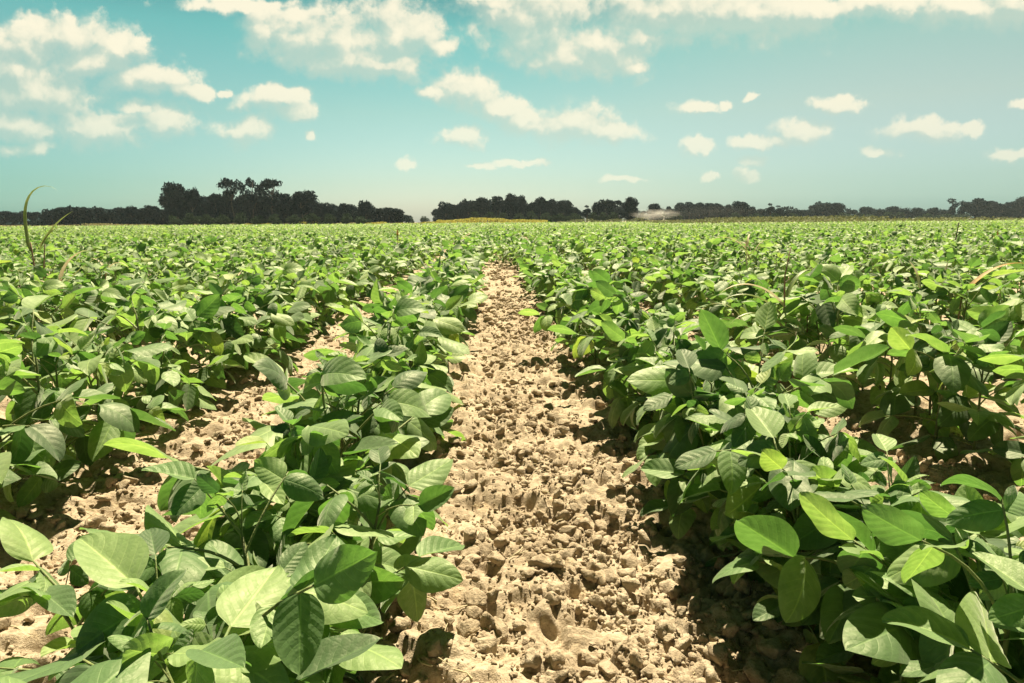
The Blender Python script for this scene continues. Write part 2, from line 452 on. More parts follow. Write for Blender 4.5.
crop=link(bpy.data.objects.new('soybean_crop',np_mesh('soybean_crop',Vall,[Qall,Tall],Uall,[M_LEAF,M_STEM],mall)))
crop['kind']='stuff'; crop['label']='distant rows of green soybean crop merging into one leafy mass'; crop['category']='crop'
print('crop verts',len(Vall),'near',len(near),'far',len(far))

# ------------------------------------------------------------------ ground
def soil_height(x,y,cell):
    """cell: local grid step, fades out what the grid cannot carry"""
    d=np.abs(((x-ROW0)/SPACE+.5)%1-.5)          # 0 on a row, .5 mid path
    h=.012*np.cos(d*2*math.pi)
    f=lambda lam: np.clip((lam/np.maximum(cell,1e-5)-2)/3,0,1)
    wx=x+.012*fbm(x*28,y*28,3,41); wy=y+.012*fbm(x*28+50,y*28,3,42)
    h=h+.016*fbm(x*4,y*4,2,1)*f(.25)+.010*fbm(x*13,y*13,2,5)*f(.08)
    ux=wx+.0032*fbm(x*95,y*95,2,61); uy=wy+.0032*fbm(x*95+9,y*95,2,62)
    for lam,amp,s in ((.110,.0105,11),(.055,.0095,12),(.027,.0042,13),(.0135,.0015,14)):
        f1,f2,i=worley(ux/lam+s,uy/lam-s,s)
        e=np.clip((f2-f1)/.55,0,1); e=e*(2-e)
        gate=np.clip((i-.30)*1.9,0,1)
        j=(i*97.3)%1; k=(i*57.7)%1
        tilt=((x/lam)%1-.5)*(j-.5)+((y/lam)%1-.5)*(k-.5)
        h=h+amp*f(lam)*(gate*(.35+.65*j)*e+.10*(1-f1)*gate)-f(lam)*min(.17*lam,.009)*np.clip(1-(f2-f1)/(.12+.0040/lam),0,1)*(k>.40)*(lam>.05)
    pit=np.clip(-(fbm(wx*17,wy*17,2,77))-.42,0,1)
    f1,f2,i=worley(ux/.085+7,uy/.085-3,31)
    h=h-.022*f(.06)*(i<.30)*np.clip((.46+.25*i-f1)/.32,0,1)*np.clip((f2-f1)/.30,0,1)
    f1,f2,i=worley(ux/.034+2,uy/.034-8,35)
    h=h-.0085*f(.03)*(i<.34)*np.clip((.40+.5*i-f1)/.26,0,1)*np.clip((f2-f1)/.30,0,1)
    h=h-.032*pit*f(.04)
    h=h+.0014*fbm(wx*75,wy*75,3,91)*f(.012)
    return h
def axis_geom(start,end,step,ratio):
    a=[start]; s=step
    while a[-1]<end: s*=ratio; a.append(a[-1]+s)
    return np.array(a)
xs_mid=np.concatenate([np.arange(-1.9,-1.15,.008),np.arange(-1.15,-.30,.0040),np.arange(-.30,.62,.0025),np.arange(.62,1.3,.0045),np.arange(1.3,2.2,.0075)])
xs=np.concatenate([-axis_geom(1.9065,2500,.02,1.16)[::-1],xs_mid,axis_geom(2.2065,2500,.02,1.16)])
ys=[.42]
while ys[-1]<6: ys.append(ys[-1]+max(.0025,.0033*ys[-1]))
ys=np.concatenate([-axis_geom(.0,2500,.15,1.3)[::-1],np.arange(.04,.42,.03),np.array(ys),axis_geom(ys[-1]+.03,3500,.035,1.06)])
GX,GY=np.meshgrid(xs,ys)
cx=np.gradient(xs)[None,:]; cy=np.gradient(ys)[:,None]; cell=np.maximum(cx,cy)*np.ones_like(GX)
GZ=soil_height(GX,GY,cell)
for ax in (0,1,0,1): GZ=.5*GZ+.25*(np.roll(GZ,1,ax)+np.roll(GZ,-1,ax))
ny,nx=GX.shape
i=np.arange(ny-1)[:,None]*nx; j=np.arange(nx-1)[None]
GQ=np.stack([i+j,i+j+1,i+nx+j+1,i+nx+j],-1).reshape(-1,4)
ground=link(bpy.data.objects.new('ground',np_mesh('ground',np.stack([GX,GY,GZ],-1).reshape(-1,3),GQ,None,[M_SOIL])))
ground['kind']='structure'; ground['label']='dry cracked pale brown field soil between the rows'
print('ground',ny*nx)

# loose clods
import bmesh
def clod(seed,sub):
    bm=bmesh.new(); bmesh.ops.create_icosphere(bm,subdivisions=sub,radius=1)
    V=np.array([v.co[:] for v in bm.verts]); F=np.array([[v.index for v in f.verts] for f in bm.faces]); bm.free()
    o=seed*3.7
    d=.24*vnoise(V[:,0]*1.6+o,V[:,1]*1.6+V[:,2]*1.3,seed)+.18*vnoise(V[:,0]*3.1+V[:,2]*2.7,V[:,1]*3.3+o,seed+1)+.13*vnoise(V[:,0]*5+o+V[:,1]*2,V[:,2]*6-V[:,1]*5,seed+2)+.09*vnoise(V[:,0]*11+o-V[:,2]*4,V[:,2]*10+V[:,1]*9,seed+4)
    pts=np.random.default_rng(seed).normal(size=(7,3)); pts/=np.linalg.norm(pts,axis=1)[:,None]
    V=V*(1+d)[:,None]
    for p in pts:                                 # broken flat faces
        q=V@p; c=.45+.3*np.random.default_rng(seed+5).uniform(); V=V-np.clip(q-c,0,None)[:,None]*p*.95
    V*=np.random.default_rng(seed+9).uniform(.7,1.25,3)*np.array([1,1,.72])
    return V,F
CL2=[clod(30+i,2) for i in range(8)]; CL3=[clod(60+i,3) for i in range(8)]
Vs=[];Fs=[];n=0
nc=58000
cyv=np.where(R.uniform(0,1,nc)<.85,.55*np.exp(R.uniform(0,1,nc)*math.log(5/.55)),5*np.exp(R.uniform(0,1,nc)*math.log(3)))
rr=R.choice([-2,-1,0,1,2],nc,p=[.04,.30,.45,.18,.03])
cxv=ROW0+SPACE*(rr+.5)+np.clip(R.normal(0,.16,nc),-.36,.36)
rad=np.minimum(.0019*np.exp(R.exponential(.60,nc)),.017)
rad=rad*np.clip(cyv/3,1,1.7)
gat=vnoise(cxv*9,cyv*9,303)+.5*vnoise(cxv*23,cyv*23,304)
keep=gat>R.uniform(-.9,.5,nc); cxv,cyv,rad=cxv[keep],cyv[keep],rad[keep]; nc=len(rad)
zz=soil_height(cxv,cyv,np.maximum(.003,.0035*cyv))
special=[(at(648,590,.60),.030),(at(690,595,.72),.02)]
for q in range(nc):
    r=rad[q]
    V,F=(CL3 if r>.008 else CL2)[q%8]
    E=np.array(Euler(R.uniform(0,6.28,3)).to_matrix())
    Vs.append((V*r)@E.T*np.array([1,1,.8])+[cxv[q],cyv[q],zz[q]+r*.34]); Fs.append(F+n); n+=len(V)
cl=link(bpy.data.objects.new('soil_clods',np_mesh('soil_clods',np.concatenate(Vs),np.concatenate(Fs),None,[M_SOIL])))
cl['kind']='stuff'; cl['label']='loose crumbs and clods of dry soil lying along the paths'; cl['category']='soil clods'

# dry straw and leaf scraps on the soil
g=Geo(); ns=330
for q in range(ns):
    y=.55*math.exp(R.uniform()*math.log(6/.55)); x=[row_x(-1),row_x(0),row_x(0),row_x(1)][int(R.integers(4))]+SPACE/2+R.normal(0,.17)
    L=R.uniform(.012,.05); a=R.uniform(0,6.28); z=float(soil_height(np.array([x]),np.array([y]),np.array([.003]))[0])+.003
    d=np.array([math.cos(a),math.sin(a),R.normal(0,.12)])*L; b=np.array([R.normal(0,.08),R.normal(0,.08),.05])*L
    g.add(*tube(np.array([[x,y,z],np.array([x,y,z])+d*.5+b,np.array([x,y,z])+d]),R.uniform(.0006,.0014),5)[:3])
st=link(bpy.data.objects.new('straw',g.mesh('straw',[M_DRY]))); st['kind']='stuff'; st['label']='short bits of dry straw scattered on the soil'; st['category']='straw'

# ------------------------------------------------------------------ grass weeds
def blade(base,az,L,w,el,bend,twist=0.,n=14,sag=1.4):
    """arching strap leaf with a V fold"""
    t=np.linspace(0,1,n+1); th=el-bend*t**sag; dl=L/n
    rr_=np.concatenate([[0],np.cumsum(np.cos((th[1:]+th[:-1])/2)*dl)]); z=np.concatenate([[0],np.cumsum(np.sin((th[1:]+th[:-1])/2)*dl)])
    d=np.array([math.sin(az),math.cos(az),0]); s=np.array([math.cos(az),-math.sin(az),0])
    C0=np.asarray(base)[None]+rr_[:,None]*d+z[:,None]*np.array([0,0,1.])
    nrm=-np.sin(th)[:,None]*d+np.cos(th)[:,None]*np.array([0,0,1.])
    W=w*np.minimum(1,(t*6)**.5+.35)*(1-t**2.2)+.0004
    tw=twist*t; S=np.cos(tw)[:,None]*s+np.sin(tw)[:,None]*nrm; Nn=-np.sin(tw)[:,None]*s+np.cos(tw)[:,None]*nrm
    cols=[C0+S*(W*q/2)[:,None]+Nn*(W*abs(q)*.22)[:,None] for q in (-1,-.5,0,.5,1)]
    V=np.stack(cols,1).reshape(-1,3); k=5
    i=np.arange(n)[:,None]*k; j=np.arange(4)[None]
    Q=np.stack([i+j,i+j+1,i+k+j+1,i+k+j],-1).reshape(-1,4)
    uv=np.stack([np.tile([0,.25,.5,.75,1],n+1),np.repeat(t,k)],-1)
    return V,Q,uv
def weed(name,label,loc,stems,blades,cat='grass weed',group='grass weeds standing in the crop'):
    e=link(bpy.data.objects.new(name,None)); e.location=loc; e.empty_display_size=.05
    e['label']=label; e['category']=cat; e['group']=group
    for (p,r0,r1,mat) in stems:
        g=Geo(); g.add(*tube(p,np.linspace(r0,r1,len(p)),6)[:3]); link(bpy.data.objects.new('stem',g.mesh('stem',[mat])),e)
    for (kw,mat) in blades:
        V,Q,uv=blade(**kw); link(bpy.data.objects.new('blade',np_mesh('blade',V,Q,uv,[mat])),e)
def stemcurve(h,dx=0.,dy=0.,n=8,b=(0,0)):
    t=np.linspace(0,1,n); return np.stack([b[0]+dx*t**1.6,b[1]+dy*t**1.6,h*t],-1)
def gx(px,Y): return x_at(px,Y)
R90=math.pi/2
# tall arching grass at the left edge, above the horizon
Y=4.6; x=gx(29,Y)
weed('tall_grass_weed','tall grass weed at far left with one blade arching above the horizon',(x,Y,0),
  [(stemcurve(.46,-.01),.006,.004,M_REDSTEM),(stemcurve(.45,.05,b=(.03,0)),.006,.003,M_REDSTEM)],
  [(dict(base=(-.012,0,.40),az=R90*.95,L=.56,w=.044,el=1.62,bend=2.5,sag=3.2),M_BLADE),
   (dict(base=(.05,0,.42),az=R90,L=.34,w=.034,el=1.0,bend=.5),M_BLADE),
   (dict(base=(.06,0,.44),az=R90,L=.34,w=.016,el=1.05,bend=1.9),M_BLADE),
   (dict(base=(0,0,.2),az=-R90,L=.22,w=.02,el=.9,bend=1.4),M_BLADE)])
Y=3.9; x=gx(50,Y)
weed('grass_weed','pale dry grass blades curving right beside the tall grass weed',(x,Y,0),
  [(stemcurve(.22,.01),.004,.003,M_REDSTEM)],
  [(dict(base=(.01,0,.2),az=R90,L=.32,w=.042,el=1.45,bend=1.3),M_DRY),(dict(base=(.01,0,.2),az=R90,L=.5,w=.014,el=.9,bend=1.0),M_BLADE),
   (dict(base=(0,0,.18),az=-R90,L=.22,w=.016,el=1.1,bend=1.9),M_DRY)])
Y=4.6; x=gx(100,Y)
weed('grass_weed','small tuft of straw coloured grass drooping left above the leaves',(x,Y,0),
  [(stemcurve(.30,-.01),.004,.002,M_REDSTEM)],
  [(dict(base=(0,0,.27),az=-R90*.8,L=.22,w=.018,el=1.1,bend=2.0),M_DRY),(dict(base=(0,0,.24),az=R90*1.1,L=.22,w=.018,el=1.2,bend=2.3),M_DRY),
   (dict(base=(0,0,.25),az=.3,L=.2,w=.014,el=1.3,bend=1.6),M_DRY)])
# weed between the first two rows on the right
Y=2.30; x=gx(806,Y)
weed('grass_weed','tall reddish stemmed grass weed with drooping leaves between the right rows',(x,Y,0),
  [(np.array([[0,0,0],[-.01,0,.08],[-.03,0,.17],[-.055,.0,.26],[-.06,0,.38],[-.045,.0,.48]]),.006,.0015,M_REDSTEM),
   (stemcurve(.26,.0,.02,b=(.05,.03)),.004,.002,M_REDSTEM)],
  [(dict(base=(-.02,0,.12),az=-R90*1.1,L=.32,w=.026,el=1.25,bend=2.1),M_BLADE),
   (dict(base=(-.04,0,.20),az=-R90*.9,L=.30,w=.026,el=1.1,bend=1.9),M_BLADE),
   (dict(base=(-.055,0,.27),az=-R90,L=.27,w=.026,el=.9,bend=1.7),M_DRY),
   (dict(base=(-.055,0,.24),az=R90*.9,L=.28,w=.02,el=0.1,bend=.9),M_BLADE),
   (dict(base=(-.02,0,.14),az=R90*.6,L=.2,w=.016,el=1.3,bend=.9),M_DRY),
   (dict(base=(0,0,.05),az=R90*1.2,L=.22,w=.014,el=1.2,bend=1.3),M_BLADE),
   (dict(base=(-.05,0,.3),az=R90*.7,L=.2,w=.02,el=1.2,bend=1.6),M_BLADE),
   (dict(base=(0.05,0.03,.2),az=R90*.7,L=.17,w=.012,el=1.2,bend=1.6),M_BLADE)])
Y=2.5; x=gx(775,Y)
weed('grass_weed','short green grass weed bending left at the edge of the right row',(x,Y,0),
  [(stemcurve(.22,-.12),.004,.002,M_REDSTEM)],
  [(dict(base=(-.07,0,.16),az=-R90,L=.24,w=.013,el=.7,bend=1.9),M_BLADE),(dict(base=(-.1,0,.2),az=-R90*.7,L=.2,w=.012,el=1.0,bend=2.2),M_BLADE),
   (dict(base=(-.05,0,.12),az=R90*.8,L=.2,w=.012,el=1.0,bend=1.2),M_BLADE)])
Y=3.9; x=gx(752,Y)
weed('grass_weed','bushy pale grass seed clump rising above the crop right of centre',(x,Y,0),
  [(stemcurve(.46,-.03),.004,.002,M_DRY),(stemcurve(.42,.05),.004,.002,M_BLADE)],
  [(dict(base=(-.02,0,.40),az=-R90,L=.28,w=.014,el=.8,bend=1.6),M_DRY),(dict(base=(.02,0,.38),az=R90,L=.14,w=.012,el=1.2,bend=1.2),M_DRY),
   (dict(base=(-.02,0,.42),az=.5,L=.14,w=.012,el=1.2,bend=1.6),M_DRY),(dict(base=(.0,0,.40),az=-.7,L=.12,w=.014,el=1.0,bend=1.6),M_DRY),
   (dict(base=(-.01,0,.36),az=2.4,L=.2,w=.012,el=.9,bend=1.8),M_BLADE),(dict(base=(0,0,.34),az=-2.4,L=.24,w=.012,el=.9,bend=1.9),M_BLADE)])
Y=3.0; x=gx(925,Y)
weed('grass_weed','whitish dry upright grass leaf with a brown base, right side',(x,Y,0),
  [(stemcurve(.24,.0),.004,.004,M_REDSTEM)],[(dict(base=(0,0,.23),az=-R90*.8,L=.17,w=.040,el=1.55,bend=.7),M_DRY)])
Y=3.1; x=gx(951,Y)
weed('grass_weed','narrow cream dry grass leaf standing straight beside the whitish leaf',(x,Y,0),
  [(stemcurve(.24,.0),.004,.004,M_REDSTEM)],[(dict(base=(0,0,.22),az=R90,L=.16,w=.034,el=1.57,bend=.12),M_DRY)])
Y=2.75; x=gx(968,Y)
weed('grass_weed','orange and green grass weed arching right toward the picture edge',(x,Y,0),
  [(stemcurve(.25,.01),.004,.003,M_REDSTEM)],
  [(dict(base=(.0,0,.24),az=R90*.95,L=.36,w=.028,el=.9,bend=1.15),M_RUST),(dict(base=(.02,0,.24),az=R90*.85,L=.44,w=.022,el=.55,bend=.7),M_BLADE),
   (dict(base=(0,0,.22),az=-R90*.5,L=.15,w=.02,el=1.1,bend=1.0),M_DRY)])
Y=9.5; x=gx(397,Y)
weed('weed_stalk','single yellow seed stalk poking up left of the soil path',(x,Y,0),
  [(stemcurve(.42),.008,.006,M_REDSTEM)],[(dict(base=(0,0,.40),az=0,L=.09,w=.03,el=1.5,bend=.2),M_RUST),(dict(base=(0,0,.40),az=R90,L=.08,w=.028,el=1.5,bend=.3),M_RUST)])
Y=8.5; x=gx(957,Y)
weed('weed_stalk','dark thin leaning weed stalk above the crop at right',(x,Y,0),
  [(stemcurve(.52,.03),.010,.006,M_BARK)],[(dict(base=(.01,0,.42),az=R90,L=.12,w=.02,el=.7,bend=.6),M_BLADE),(dict(base=(.0,0,.36),az=-R90,L=.12,w=.02,el=.7,bend=.6),M_BLADE)])
Y=8.0; x=gx(1000,Y)
weed('weed_stalk','yellow weed stalk among the leaves near the right edge',(x,Y,0),
  [(stemcurve(.36),.005,.004,M_RUST)],[(dict(base=(0,0,.30),az=.4,L=.14,w=.03,el=1.4,bend=.3),M_RUST),(dict(base=(0,0,.28),az=-1.,L=.12,w=.03,el=1.2,bend=.6),M_RUST)])

# ------------------------------------------------------------------ trees
def leaf_cloud(blobs,n,size,rg,shell=.55):
    """leaf clumps spread through ellipsoid blobs: one quad each, folded at random"""
    vol=np.array([b[3]*b[4]*b[5] for b in blobs]); pk=rg.choice(len(blobs),n,p=vol/vol.sum())
    B=np.array(blobs)[pk]
    d=rg.normal(size=(n,3)); d/=np.linalg.norm(d,axis=1)[:,None]
    r=(shell+(1-shell)*rg.uniform(0,1,n)**.6)*(1+.16*rg.normal(size=n))
    Pc=B[:,:3]+d*r[:,None]*B[:,3:6]
    s=size*rg.uniform(.5,1.25,n)
    a=rg.normal(size=(n,3)); a/=np.linalg.norm(a,axis=1)[:,None]; b=np.cross(a,rg.normal(size=(n,3))); b/=np.linalg.norm(b,axis=1)[:,None]
    V=np.stack([Pc-a*s[:,None],Pc+b*s[:,None]*.7,Pc+a*s[:,None],Pc-b*s[:,None]*.7],1).reshape(-1,3)
    Q=np.arange(4*n).reshape(-1,4)
    return V,Q
def tree_variant(seed,kind):
    """unit-less metres, height 10, half width about 4"""
    rg=np.random.default_rng(seed); blobs=[]; g=Geo()
    if kind=='round':
        for k in range(16):
            a=rg.uniform(0,6.28); z=rg.uniform(1.2,8.8); m=math.sqrt(max(0,1-((z-5.2)/4.6)**2))*3.2
            q=m*rg.uniform(.3,1); s=rg.uniform(1.0,1.8); blobs.append((q*math.cos(a),q*math.sin(a),z,s*1.15,s*1.15,s))
        n=3400; sz=.36
    elif kind=='airy':
        for k in range(17):
            a=rg.uniform(0,6.28); z=rg.uniform(4.6,9.4); m=math.sqrt(max(0,1-((z-6.6)/3.4)**2))*3.8
            q=m*rg.uniform(.45,1.05); s=rg.uniform(.7,1.25); blobs.append((q*math.cos(a),q*math.sin(a),z,s*1.3,s*1.3,s*.85))
        for k in range(6):
            a=rg.uniform(0,6.28); blobs.append((1.6*math.cos(a),1.6*math.sin(a),rg.uniform(1,5),1.5,1.5,1.4))
        n=3000; sz=.30
    elif kind=='slim':
        for k in range(12):
            a=rg.uniform(0,6.28); z=rg.uniform(2.4,9.2); q=rg.uniform(.1,1.1); s=rg.uniform(.6,1.15); blobs.append((q*math.cos(a),q*math.sin(a),z,s,s,s*1.2))
        n=1300; sz=.30
    else:   # bush, low and wide
        for k in range(14):
            a=rg.uniform(0,6.28); q=rg.uniform(0,3.4); z=rg.uniform(1.0,8.0)*(1-.09*q); s=rg.uniform(1.3,2.2); blobs.append((q*math.cos(a),q*math.sin(a),z,s,s,s))
        n=1700; sz=.42
    V,Q=leaf_cloud(blobs,n,sz,rg)
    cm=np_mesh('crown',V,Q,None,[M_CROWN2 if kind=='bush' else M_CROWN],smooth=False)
    top=max(b[2] for b in blobs)
    tp=np.array([[0,0,-.1],[rg.normal(0,.08),rg.normal(0,.08),2.2],[rg.normal(0,.2),rg.normal(0,.2),5],[rg.normal(0,.3),rg.normal(0,.3),top]])
    g.add(*tube(tp,[.34,.27,.18,.05],8)[:3])
    for k in range(0,len(blobs),2):
        b=blobs[k]; z0=min(max(1.2,b[2]-2.2),6.5)
        p0=np.array([np.interp(z0,tp[:,2],tp[:,i]) for i in range(3)]); p1=np.array(b[:3]); mid=(p0+p1)/2+[0,0,-.3]
        g.add(*tube(np.array([p0,mid,p1]),[.12,.08,.03],5)[:3])
    return dict(crown=cm,trunk=g.mesh('trunk',[M_BARK]))
TV={k:[tree_variant(s,k) for s in ss] for k,ss in dict(round=(1,2,3,4,5),airy=(11,12,13),slim=(21,22),bush=(31,32,33)).items()}
ADJ=dict(round='dark round crowned tree',airy='tall open crowned tree with gaps',slim='slim upright tree',bush='low rounded bush')
def horizon(px): return 218.5-(px-490)*math.tan(ROLL)
def place_tree(px,top,hw,Y,kind,label,group,q):
    """px column, top row in the photograph and half width in pixels fix size and bearing at distance Y"""
    v=TV[kind][q%len(TV[kind])]
    h=H+float(ray(px,top)[2])*Y; w=hw*Y/FPX*1.14
    e=link(bpy.data.objects.new('bush' if kind=='bush' else 'tree',None)); e.location=(x_at(px,Y),Y,0)
    e.rotation_euler=(0,0,(q*2.4)%6.28); ref=1.35 if kind=='slim' else 4.2
    e.scale=(w/ref,w/ref,h/10.0)
    e['label']=label; e['category']='bush' if kind=='bush' else 'tree'; e['group']=group
    link(bpy.data.objects.new('trunk',v['trunk']),e); link(bpy.data.objects.new('crown',v['crown']),e)
def wood(lst,place,group,Y0,seed):
    rg=np.random.default_rng(seed); lst=sorted(lst,key=lambda t:t[0]); cnt={}
    back=[(px+rg.uniform(-.5,.5)*hw,top+rg.uniform(1.5,4),hw*1.15,'round',14) for (px,top,hw,kind,*dy) in lst if kind=='round' and top<208]
    lst=sorted(lst+back,key=lambda t:t[0])
    for q,(px,top,hw,kind,*dy) in enumerate(lst):
        cnt[kind]=cnt.get(kind,0)+1
        place_tree(px,top,hw,Y0+(dy[0] if dy else rg.uniform(-6,10)),kind,f'{ADJ[kind]}, {ordinal(cnt[kind])} from the left {place}',group,q+seed)
left=[(x_,211+(i%3)*.6,7,'round',30) for i,x_ in enumerate((-6,5,16,27,38))]
left+=[(x_,208.6-(i*7%5)*.8,8,'round') for i,x_ in enumerate((52,63,75,87,98,110,121,132,143,154,163))]
left+=[(178,184,11,'round',-4),(193,187.5,9,'round',-2),(216,193,11,'round'),(205,197,8,'round',8),(234,179.5,13,'airy',-3),(254,179,12,'airy',5),(273,179.5,12,'airy',-6),(286,193,11,'round'),
  (303,192,13,'round',-3),(320,202,9,'round'),(331,202.5,8,'round'),(345,203,9,'round'),(356,207,8,'round'),(366,200,7,'round',-5),(378,207,8,'round'),(389,207,8,'round'),(398,209,7,'round'),(246,195,12,'round',12),(265,196,12,'round',12),(228,197,10,'round',10)]
left+=[(x_,211.5+(i*5%4)*.5,7,'bush',-14) for i,x_ in enumerate((176,190,206,222,240,259,276,295,312,328,346,362))]
wood(left,'in the left wood','trees of the wood at left',215,3)
gap=[(412,215.8,3,'bush'),(424,215.6,5,'bush')]
wood(gap,'in the gap between the woods','bushes in the gap between the woods',330,8)
mid=[(446,201.5,9,'round'),(437,209,5,'round'),(457,204,7,'round'),(469,199,8,'round'),(482,198.5,9,'round'),(498,195.5,9,'round'),(512,194.8,8,'round',-4),(522,195,7,'round'),(532,202,7,'round'),
  (541,196.5,8,'round',-3),(551,199,6,'round'),(564,199.5,8,'round',-3),(573,207,6,'round')]
mid+=[(x_,210.5+(i*5%4)*.7,7,'bush',-14) for i,x_ in enumerate((476,491,503,518,530,547,560,575))]
wood(mid,'in the middle wood','trees of the wood in the middle',260,5)
rt=[(587,205,4,'slim'),(597,202,5,'round'),(606,199,8,'round',-4),(617,200.5,6,'airy',14),(631,198,8,'round',-6),(619,208,8,'round')]
rt+=[(x_,211.5,6,'bush',-12) for x_ in (580,593,604,614,641)]
wood(rt,'in the grove behind the spray','trees of the grove behind the spray',250,7)
r2=[(653,204.3,6.5,'round',-30),(669,206,5,'round'),(680,202.5,6,'round'),(689,201.5,7,'round'),(699,202.5,7,'round'),(709,202.5,7,'round'),(718,204,6,'round'),(727,204.5,6,'round'),(741,202,9,'round'),(751,206,6,'round'),
 (760,208.5,5,'round'),(770,203,4,'slim'),(779,205,3.6,'slim'),(788,209.5,6,'round'),(798,210.5,6,'round')]
r2+=[(x_,212,6,'bush',-14) for x_ in (664,676,735,756,774,792)]
wood(r2,'in the wood right of the spray','trees of the wood right of the spray',330,9)
r3=[(806,209.5,6,'round'),(814,205.5,8,'round'),(823,201.5,10,'round',-4),(836,203.5,9,'round'),(851,209,6,'round'),(866,206.5,8,'round'),(880,208.5,6,'round'),(893,206,9,'round'),(905,209,6,'round'),(917,207.5,7,'round'),(933,207,6,'round'),(944,209.5,6,'round'),
 (952,199,3.4,'slim'),(961,201.5,2.8,'slim'),(975,198,12,'round',-10),(990,202,8,'round'),(1001,202.5,8,'round'),(1012,202,8,'round'),(1021,197,9,'round',-8),(1032,194,9,'round')]
r3+=[(x_,211.5,7,'bush',-14) for x_ in (842,857,873,888,900,925,940,958)]
wood(r3,'in the far right tree line','trees of the far right tree line',400,13)

def band(name,label,cat,segs,n,size,mat,seed):
    """leafy mass along a far edge: segs of (px0,px1,Y,thick,h0,h1)"""
    rg=np.random.default_rng(seed); g=Geo()
    for (a,b,Y,th,h0,h1,share) in segs:
        m=int(n*share); x=x_at(a,Y)+(x_at(b,Y)-x_at(a,Y))*rg.uniform(0,1,m)
        hm=(h0+(h1-h0)*(.5+.5*fbm(x*.12,x*0+Y,3,seed)))
        Pc=np.stack([x,Y+rg.uniform(0,th,m),hm*rg.uniform(0,1,m)**.7],-1)
        s=size*rg.uniform(.5,1.3,m); A_=rg.normal(size=(m,3)); A_/=np.linalg.norm(A_,axis=1)[:,None]; B_=np.cross(A_,rg.normal(size=(m,3))); B_/=np.linalg.norm(B_,axis=1)[:,None]
        V=np.stack([Pc-A_*s[:,None],Pc+B_*s[:,None]*.7,Pc+A_*s[:,None],Pc-B_*s[:,None]*.7],1).reshape(-1,3)
        g.add(V,np.arange(4*m).reshape(-1,4))
    o=link(bpy.data.objects.new(name,g.mesh(name,[mat],False))); o['kind']='stuff'; o['label']=label; o['category']=cat
M_YEL=plain_mat('yellow_flowers',(.50,.42,.05),(.30,.34,.06),.6,.7,0,.2,True)
M_DRYG=plain_mat('dry_grass',(.34,.30,.15),(.24,.26,.11),.5,.8,0,.2,True)
M_WEED=plain_mat('weedy_growth',(.12,.15,.06),(.20,.22,.10),.5,.8,0,.2,True)
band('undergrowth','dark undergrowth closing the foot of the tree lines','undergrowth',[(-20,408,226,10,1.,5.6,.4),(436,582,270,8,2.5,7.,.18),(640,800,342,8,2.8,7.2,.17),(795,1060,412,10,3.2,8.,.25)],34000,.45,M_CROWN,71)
band('yellow_flowers','strip of yellow flowering plants before the middle wood','flowers',[(395,545,205,8,.2,1.0,.6),(436,548,225,8,.8,1.9,.4)],9000,.22,M_YEL,72)
band('dry_grass','pale dry grass margin along the foot of the left wood','grass',[(-20,400,205,6,.2,.9,.6),(640,800,240,6,.2,.8,.4)],9000,.2,M_DRYG,73)
band('tall_weeds','greyish green tall weeds along the right field edge','weeds',[(880,1060,85,30,.3,1.25,.4),(560,650,170,12,.2,1.6,.15),(690,900,75,25,.3,.95,.45)],14000,.13,M_WEED,74)
band('goldenrod','small yellow flower patches in front of the left wood','flowers',[(228,275,200,3,.2,1.3,.5),(298,316,200,3,.2,1.2,.25),(365,385,200,3,.2,1.1,.25)],1500,.2,M_YEL,75)

# ------------------------------------------------------------------ irrigation sprinkler and its spray
def vol_mat(name,dens,scale):
    m,nt,out=new_mat(name); N=NT(nt); tc=N.n('ShaderNodeTexCoord')
    nz=N.noise(tc.outputs['Object'],scale,3,.6)
    ln=N.vm('LENGTH',tc.outputs['Object'])
    f=N.m('MULTIPLY',N.mr(ln,1.0,.15),N.mr(nz.outputs[0],.40,.7))
    v=N.n('ShaderNodeVolumePrincipled'); v.inputs['Color'].default_value=(1,.99,.96,1); v.inputs['Anisotropy'].default_value=.3
    N.set(v.inputs['Density'],N.m('MULTIPLY',f,dens)); N.l(v.outputs[0],out.inputs['Volume']); return m
def puff(name,label,px,py,Y,rx,ry,rz,dens,scale):
    V,F=clod(5,3); V=V/np.linalg.norm(V,axis=1)[:,None]
    o=link(bpy.data.objects.new(name,np_mesh(name,V,F,None,[vol_mat(name,dens,scale)])))
    p=at(px,py,Y); o.location=(p[0],p[1],max(p[2],rz*.45)); o.scale=(rx,ry,rz); o['kind']='stuff'; o['label']=label; o['category']='water spray'
puff('water_spray','dense white burst of irrigation spray over the crop',655,214,150,6.0,3,1.4,.28,1.6)
puff('water_mist','thin mist drifting right from the irrigation spray',705,212,160,15,5,2.0,.008,1.8)
M_METAL=plain_mat('galvanised_pipe',(.5,.5,.48),(.62,.62,.6),20,.45,.1)
e=link(bpy.data.objects.new('irrigation_sprinkler',None)); p=at(664,216,148); e.location=(p[0],p[1],0)
e['label']='small metal irrigation sprinkler throwing the white spray'; e['category']='sprinkler'
g=Geo(); g.add(*tube(np.array([[0,0,0],[0,0,.8],[0,0,1.5]]),[.05,.05,.05],8)[:3]); link(bpy.data.objects.new('riser_pipe',g.mesh('riser_pipe',[M_METAL])),e)
for k in range(3):
    a=k*2.094; g=Geo(); g.add(*tube(np.array([[.9*math.cos(a),.9*math.sin(a),0],[.4*math.cos(a),.4*math.sin(a),.6],[0,0,1.1]]),.03,6)[:3]); link(bpy.data.objects.new('leg',g.mesh('leg',[M_METAL])),e)
g=Geo(); g.add(*tube(np.array([[.15,0,1.42],[-.3,0,1.6],[-.8,0,1.85]]),[.05,.045,.025],8)[:3]); link(bpy.data.objects.new('nozzle',g.mesh('nozzle',[M_METAL])),e)

